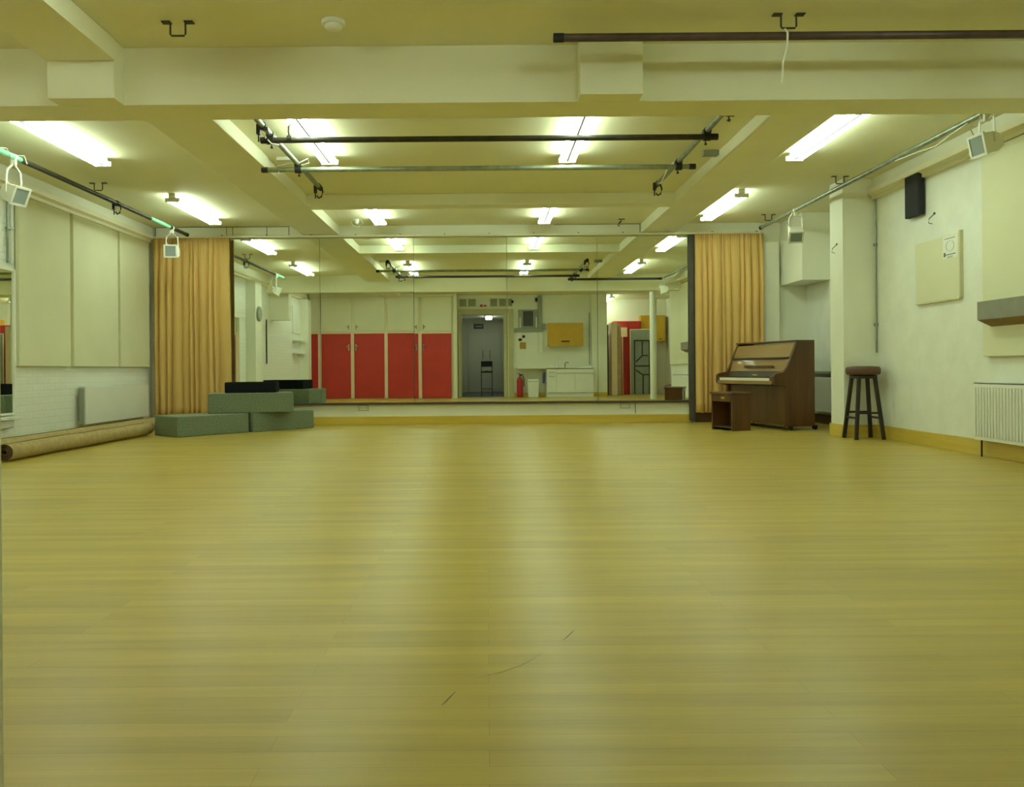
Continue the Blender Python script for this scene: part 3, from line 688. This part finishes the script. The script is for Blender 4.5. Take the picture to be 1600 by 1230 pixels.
flood(-4.25, 10.85, .32, R(6), R(4), 'white floodlight hanging at the curtain in front of the fabric panels')
flood(3.86, 6.15, .25, R(-84), R(12), 'white floodlight hanging above the large cream panel with the grey shelf')
flood(3.86, 9.95, .29, R(-14), R(48), 'white floodlight hanging before the white boxed duct, tipped at the floor')
wire([(-4.25, 7.02, 2.78), (-4.23, 7.08, 2.79), (-4.22, 7.13, 2.72), (-4.27, 7.2, 2.71), (-4.28, 7.28, 2.78), (-4.22, 7.33, 2.79), (-4.21, 7.36, 2.72)], .005, 'white cable wound round the mint green sleeve')
wire([(3.83, 6.35, 2.72), (3.86, 6.6, 2.715), (3.885, 6.9, 2.69), (3.89, 7.2, 2.72), (3.85, 7.5, 2.723)], .005, 'white cable strung under the pillar side tube')

# ------------------------------------------------------------------ cupboards (behind the camera, seen in the mirrors)
CF = 1.33
CUP = thing('cupboard_wall', (-2.86, CF, 0), 'long built-in cupboard with red lower doors and pale upper doors, seen in the mirrors', 'cupboard')
def cx(x): return x + 2.86
posts = [-4.607, -3.70, -2.77, -1.83, -.914]
MB().box(cx(-4.90), cx(-.808), -.76, -.05, 0, 2.90).build('carcass', 'cream', CUP)
MB().box(cx(-.903), cx(-.808), -.049, 0, 0, 2.90).build('end_post', 'upper', CUP)
for x in posts[:-1]: MB().box(cx(x) - .045, cx(x) + .045, -.049, 0, 0, 1.85).build('post', 'post', CUP)
MB().box(cx(-4.90), cx(-.904), -.0495, -.0005, 1.80, 1.86).build('middle_rail', 'post', CUP)
MB().box(cx(-4.90), cx(-.904), -.0495, -.0005, 2.82, 2.90).build('top_rail', 'upper', CUP)
spans = [(-4.88, -4.66)] + [(posts[i] + .05, posts[i + 1] - .05) for i in range(4)]
for i, (a, b) in enumerate(spans):
    d = MB().box(cx(a), cx(b), -.045, -.008, .02, 1.795).build('red_door', 'red', CUP, .003); d['label'] = 'red lower cupboard door'
    u = MB().box(cx(a) - .01, cx(b) + .01, -.045, -.008, 1.865, 2.815).build('upper_door', 'upper', CUP, .003); u['label'] = 'pale upper cupboard door'
    if i:
        hx = cx(b) - .05 if i % 2 else cx(a) + .05
        MB().box(hx - .015, hx + .015, -.008, .012, 1.33, 1.50).box(hx - .06 if i % 2 else hx, hx if i % 2 else hx + .06, -.008, .012, 1.43, 1.45).build('handle', 'chrome', d)
        MB().box(hx - .012, hx + .012, -.008, .012, 1.92, 2.04).box(hx - .06 if i % 2 else hx, hx if i % 2 else hx + .06, -.008, .012, 1.98, 2.0).build('handle', 'chrome', u)

# doorway frame, vents, exit sign
fr = MB().box(-.80, -.70, .40, .60, 0, 2.52).box(.50, .78, .551, .60, 0, 2.52).box(.50, .56, .40, .551, 0, 2.38).box(-.70, .50, .40, .60, 2.36, 2.52)
fo = fr.build('door_frame_1', 'frame', None, .004); fo['kind'] = 'structure'
MB().box(.60, .64, .6005, .612, 0, 2.40).box(-.78, -.76, .6005, .612, 0, 2.45).build('frame_bead', 'cream', fo)
for i, (a, b) in enumerate([(-.75, -.56), (-.50, -.29), (.13, .32), (.385, .58), (.64, .75)]):
    t = thing('vent_grille', ((a + b) / 2, .55, 2.60), ['x', 'square vent', 'square vent', 'square vent', 'narrow vent'][i], 'vent', 'vents above the doorway'); h = (b - a) / 2
    t['label'] = ['vent above the doorway nearest the red cupboards', 'vent above the doorway beside the exit sign on the cupboard side', 'vent above the doorway beside the exit sign on the kitchen side', 'vent above the doorway, last full square before the kitchen', 'narrow vent at the kitchen corner of the doorway'][i] + ', seen in mirror'
    MB().box(-h - .015, h + .015, .0, .012, -.015, .225).build('frame', 'cream', t, .002)
    MB().box(-h, h, .0125, .016, 0, .21).build('mesh_face', 'glass_grey', t)
t = thing('exit_sign', (-.08, .55, 2.55), 'white panel with small red sign above the doorway, seen in the mirrors', 'sign')
MB().box(-.17, .17, 0, .02, .03, .27).build('panel', 'white', t, .003)
MB().box(-.09, -.01, .0205, .025, .035, .10).box(.01, .10, .0205, .025, .045, .09).build('red_marks', 'redpl', t)
t = thing('corridor_sign', (-.26, -4.26, 2.20), 'black sign on the corridor wall beyond the doorway, seen in the mirrors', 'sign')
MB().box(-.17, .17, 0, .015, 0, .17).build('plate', 'black', t, .002)
MB().box(-.12, .12, .0155, .017, .06, .11).build('pale_line', 'grey', t)

# ------------------------------------------------------------------ kitchen corner (seen in the mirrors)
def wb(name, m, x0, x1, z0, z1, d=.02, y=.55, lb=None, cat=None, bev=.003, group=None):
    o = MB().box(x0, x1, y, y + d, z0, z1).build(name, m, None, bev)
    return tag(o, lb, cat, group) if lb else o
t = thing('fuse_box', (1.20, .55, 1.97), 'pale fuse box with a dark window beside the doorway, seen in the mirrors', 'fuse box')
MB().box(-.27, .27, 0, .10, 0, .52).build('enclosure', 'grey', t, .006)
MB().box(-.14, .145, .1005, .115, .05, .475).build('window', 'dkgrey', t, .003)
for x in (-.24, .22): MB().box(x, x + .03, .1005, .11, .0, .30).build('side_latch', 'white', t)
wb('cable_trunking', 'grey', .80, 1.60, 1.86, 1.965, .07, lb='grey horizontal cable trunking under the fuse box', cat='trunking')
wb('cable_trunking', 'grey', 1.48, 1.60, 1.967, 2.90, .06, lb='grey vertical cable trunking rising beside the fuse box', cat='trunking')
wb('cable_trunking', 'white_plastic', 1.49, 1.62, 1.25, 1.858, .04, lb='pale vertical trunking dropping below the fuse box to a small box', cat='trunking')
wb('switch_box', 'grey', 1.61, 1.70, 1.93, 2.09, .06, lb='small grey switch box between the trunking and the yellow cupboard', cat='switch box')
wb('wall_sensor', 'matt_black', .73, .79, 2.69, 2.76, .05, lb='small black sensor high beside the doorway vents', cat='sensor', group='black sensors')
wb('wall_sensor', 'matt_black', 1.41, 1.47, 2.72, 2.83, .05, lb='small black sensor high above the fuse box', cat='sensor', group='black sensors')
wb('paper_notice', 'paper', 1.15, 1.48, 1.47, 1.84, .004, lb='white paper notice on the wall below the trunking', cat='notice', bev=0)
wb('paper_notice', 'orange', .96, 1.14, 1.37, 1.56, .01, lb='small orange brown notice on the wall below the switches', cat='notice', bev=0)
wb('light_switch', 'matt_black', .925, 1.018, 1.60, 1.67, .03, lb='black switch, the lower of two under the fuse box', cat='switch')
wb('light_switch', 'matt_black', 1.036, 1.11, 1.69, 1.76, .03, lb='black switch, the upper of two under the fuse box', cat='switch')
t = thing('wall_cupboard', (2.24, .55, 1.44), 'yellow wall cupboard with a brown handle over the sink, seen in the mirrors', 'cupboard')
MB().box(-.50, .50, 0, .30, 0, .64).build('body', 'cream', t)
MB().box(-.505, .505, .301, .32, 0.0, .65).build('door', 'yellow', t, .003)
MB().box(-.12, .12, .3205, .335, .11, .15).build('handle', 'dark_trim', t, .003)
t = thing('kitchen_base_unit', (2.34, .55, 0), 'white kitchen base unit with a steel sink top, seen in the mirrors', 'kitchen unit')
MB().box(-.655, .655, .001, .50, 0.0, .12).build('plinth', 'white', t)
MB().box(-.655, .655, .001, .52, .1205, .79).build('carcass', 'cream', t)
MB().box(-.65, -.39, .521, .54, .62, .78).build('drawer', 'white', t, .003)
MB().box(-.60, -.44, .5405, .555, .69, .705).build('drawer_handle', 'grey', t)
MB().box(-.65, -.39, .521, .54, .13, .61).build('door', 'white', t, .003)
MB().box(-.60, -.44, .5405, .555, .57, .585).build('door_handle', 'grey', t)
MB().box(-.38, .65, .521, .54, .68, .78).build('fascia', 'white', t, .003)
MB().box(-.38, .13, .521, .54, .13, .65).build('door', 'white', t, .003)
MB().box(.135, .65, .521, .54, .13, .65).build('door', 'white', t, .003)
MB().box(-.66, .66, .001, .55, .791, .82).build('sink_top', 'chrome', t, .003)
MB().tube([(-.10, .12, .821), (-.10, .12, .95), (-.07, .16, .98), (-.02, .26, .96)], .014).build('tap', 'chrome', t)
wb('counter_top', 'cream', .86, 1.68, .80, .835, .40, lb='cream shelf top beside the kitchen unit, over the bin', cat='counter')
t = thing('mug', (1.98, .80, .8215), 'small white mug standing on the kitchen sink top', 'mug')
MB().lathe([(.035, 0), (.04, .01), (.04, .09), (.034, .09), (.034, .012)]).build('cup', 'white', t)
MB().tube([(.038, 0, .07), (.065, 0, .065), (.065, 0, .03), (.038, 0, .02)], .006).build('handle', 'white', t)
t = thing('fire_extinguisher', (.95, .68, 0), 'red fire extinguisher standing beside the doorway frame, seen in the mirrors', 'fire extinguisher')
MB().lathe([(.07, 0), (.085, .01), (.088, .05), (.088, .46), (.07, .53), (.03, .57), (.025, .60)]).build('cylinder', 'redpl', t)
MB().box(-.012, .10, -.012, .012, .63, .65).box(-.07, .0, -.012, .012, .66, .675).cyl((0, 0, .60), (0, 0, .655), .018).build('valve_lever', 'black', t)
MB().tube([(.02, .0, .62), (.09, .02, .60), (.115, .03, .5), (.11, .03, .3)], .012).build('hose', 'black', t)
t = thing('waste_bin', (1.32, .78, 0), 'white lidded waste bin under the counter shelf, seen in the mirrors', 'bin')
MB().prism([(-.14, 0), (.14, 0), (.17, .44), (-.17, .44)], 'y', -.14, .14).build('body', 'white', t, .01)
MB().prism([(-.175, .442), (.175, .442), (.15, .50), (-.15, .50)], 'y', -.15, .15).build('lid', 'white', t, .01)
tag(MB().add([(1.60, .60, .38), (1.67, .60, .40), (1.68, .60, .70), (1.61, .60, .68), (1.60, .63, .38), (1.67, .64, .40), (1.68, .62, .70), (1.61, .62, .68)],
    [(0, 1, 2, 3), (7, 6, 5, 4), (0, 4, 5, 1), (1, 5, 6, 2), (2, 6, 7, 3), (3, 7, 4, 0)]).build('blue_cloth', 'blue'), 'blue cloth hanging beside the white kitchen unit', 'cloth')
tag(MB().cyl((2.95, .58, .9), (2.95, .58, 2.4), .014).build('conduit_pipe', 'grey'), 'thin dark vertical pipe between the yellow cupboard and the kitchen pillar', 'pipe')

# ------------------------------------------------------------------ annex (seen in the mirrors)
t = thing('storage_cupboard', (4.26, -1.2, 0), 'tall red storage cupboard at the back of the annex, seen in the mirrors', 'cupboard')
MB().box(-.40, .42, .001, .45, 0, 2.22).build('body', 'red', t, .004)
MB().box(-.38, .005, .451, .47, .02, 2.20).build('door', 'red', t, .003)
MB().box(.012, .40, .451, .47, .02, 2.20).build('door', 'red', t, .003)
MB().box(.02, .035, .4705, .49, 1.9, 2.15).build('bolt', 'dark_steel', t)
def lean(name, x, y, wd, z1, m, lb, cat, th=.035, bev=.004):
    return tag(MB().box(x, x + wd, y, y + th, 0.002, z1).build(name, m, None, bev), lb, cat)
lean('leaning_board', 3.50, -.10, .10, 2.08, 'rug_pile', 'narrow dark slatted board leaning beside the kitchen pillar', 'board')
lean('leaning_board', 3.62, -.14, .16, 2.12, 'post', 'pale board leaning in the annex next to the dark slats', 'board', .5)
lean('leaning_board', 3.80, -.20, .14, 2.10, 'wood_tan', 'raw plywood board leaning in the annex against the pale board', 'board', .3)
tag(MB().box(4.0, 4.24, -.62, -.58, 1.74, 2.02).box(4.09, 4.12, -.66, -.62, 0.0, 2.0).build('square_placard', 'post', None, .003), 'square pale placard on a post before the red cupboard', 'placard')
t = thing('folding_table', (4.62, -.45, 0), 'grey folding table stood on end with black frame outward, seen in the mirrors', 'table')
MB().box(-.33, .36, 0, .03, .0, 1.96).build('table_top', 'post', t, .02)
MB().box(-.31, .34, .031, .036, .02, 1.94).build('underside', 'grey', t)
f2 = MB()
for p, q in (((-.20, 1.62), (-.20, .02)), ((-.20, 1.62), (.24, 1.62)), ((.24, 1.62), (.24, .02)), ((.03, 1.60), (.03, 1.17)), ((.03, 1.17), (-.16, .98)), ((.03, 1.17), (.20, 1.17)), ((-.18, .86), (.22, .86)),
             ((-.16, .74), (.03, .60)), ((.03, .60), (.22, .60)), ((.05, .60), (.05, .02))):
    f2.cyl((p[0], .055, p[1]), (q[0], .055, q[1]), .016, n=8)
f2.build('leg_frame', 'iron', t)
for k, (x, lb) in enumerate([(4.86, 'yellow wall cupboard in the annex beside the folding table'), (5.28, 'yellow wall cupboard in the annex corner, past the column')]):
    t = thing('wall_cupboard', (x, -1.1985, 1.60), lb + ', seen in the mirrors', 'cupboard')
    MB().box(-.16, .17, .001, .32, 0, .80).build('body', 'yellow', t, .003)
    MB().box(-.155, .165, .321, .34, .01, .79).build('door', 'yellow', t, .003)
    MB().box(-.03, .05, .3405, .352, .06, .09).build('handle', 'dark_trim', t)
t = thing('drum_stool', (4.75, 3.2, 0), 'round brown drum shaped stool on the annex floor, seen in the mirrors', 'stool')
MB().lathe([(.17, 0), (.20, .05), (.235, .30), (.24, .33)]).build('body', 'seat', t)
MB().lathe([(.245, .331), (.25, .345), (.22, .37), (.1, .385), (.01, .387)]).build('cushion', 'seat', t)

# ------------------------------------------------------------------ left wall nearer the door (seen in the mirrors)
struct('pillar_left', MB().box(XL, -4.72, 6.62, 7.06, 0, 2.67), 'paint', .004)
struct('pillar_left_near', MB().box(XL, -4.70, 1.95, 2.3, 0, 2.67), 'paint', .004)
t = thing('wall_clock', (-4.72, 6.86, 1.98), 'round wall clock with a dark rim on the white pillar, seen in the mirrors', 'clock')
T = Matrix.Rotation(R(90), 4, 'Y')
MB().lathe([(.15, 0), (.155, .01), (.15, .035), (.13, .04)], T=T).build('rim', 'grey', t)
MB().lathe([(.128, .0), (.128, .036)], T=T).build('dial', 'white', t)
MB().box(.0365, .039, -.004, .004, -.01, .10).box(.0365, .039, -.01, .07, -.004, .004).build('hands', 'black', t)
tag(MB().box(XL, -4.50, 4.95, 5.215, 1.95, 2.66).build('boxed_duct', 'paint', None, .004), 'white boxed duct low on the wall under the deep beam, seen in the mirrors', 'duct')
tag(MB().cyl((-4.90, 5.60, .95), (-4.90, 5.60, 1.94), .014).build('conduit_pipe', 'dark_steel'), 'dark vertical pipe on the wall under the boxed duct, seen in the mirrors', 'pipe')
t = thing('whiteboard', (XL + .0015, 2.75, 1.75), 'white wall board near the red cupboards, seen in the mirrors', 'whiteboard')
MB().box(0, .03, -.40, .40, 0, .70).build('board', 'paper', t, .004)
for z, lb in ((1.55, 'upper of two thin wall shelves below the white board'), (1.22, 'lower of two thin wall shelves below the white board')):
    t = thing('wall_shelf', (XL, 2.75, z), lb + ', seen in the mirrors', 'shelf')
    MB().box(0, .14, -.42, .42, 0, .02).build('shelf_board', 'white', t)
    MB().box(0, .10, -.3, -.28, -.06, -.001).box(0, .10, .28, .30, -.06, -.001).build('bracket', 'white', t)

# ------------------------------------------------------------------ the stool and camera in the doorway, seen in the mirrors
t = thing('folding_bar_stool', (.01, -.21, 0), 'tall black stool with a backrest in the doorway, a camera on it', 'stool')
MB().box(-.175, .175, -.17, .165, .695, .745).build('seat', 'matt_black', t, .01)
MB().box(-.165, .165, -.20, -.18, .87, 1.04).build('backrest', 'matt_black', t, .01)
for sx in (-1, 1):
    MB().tube([(sx * .16, -.19, 1.02), (sx * .16, -.18, .70), (sx * .16, -.22, 0)], .011).build('rear_leg', 'black', t)
    MB().tube([(sx * .16, .13, .694), (sx * .16, .15, 0)], .011).build('front_leg', 'black', t)
MB().cyl((-.16, .146, .22), (.16, .146, .22), .009).cyl((-.16, -.206, .22), (.16, -.206, .22), .009).build('footrest', 'black', t)
t = thing('compact_camera', (0, -.045, .7455), 'small silver camera standing on the black stool seat', 'camera')
MB().box(-.05, .05, -.014, .014, 0, .06).build('body', 'chrome', t, .004)
MB().cyl((.0, .0145, .035), (.0, .022, .035), .018).build('lens_ring', 'dkgrey', t)

bpy.data.objects['camera'].select_set(False)
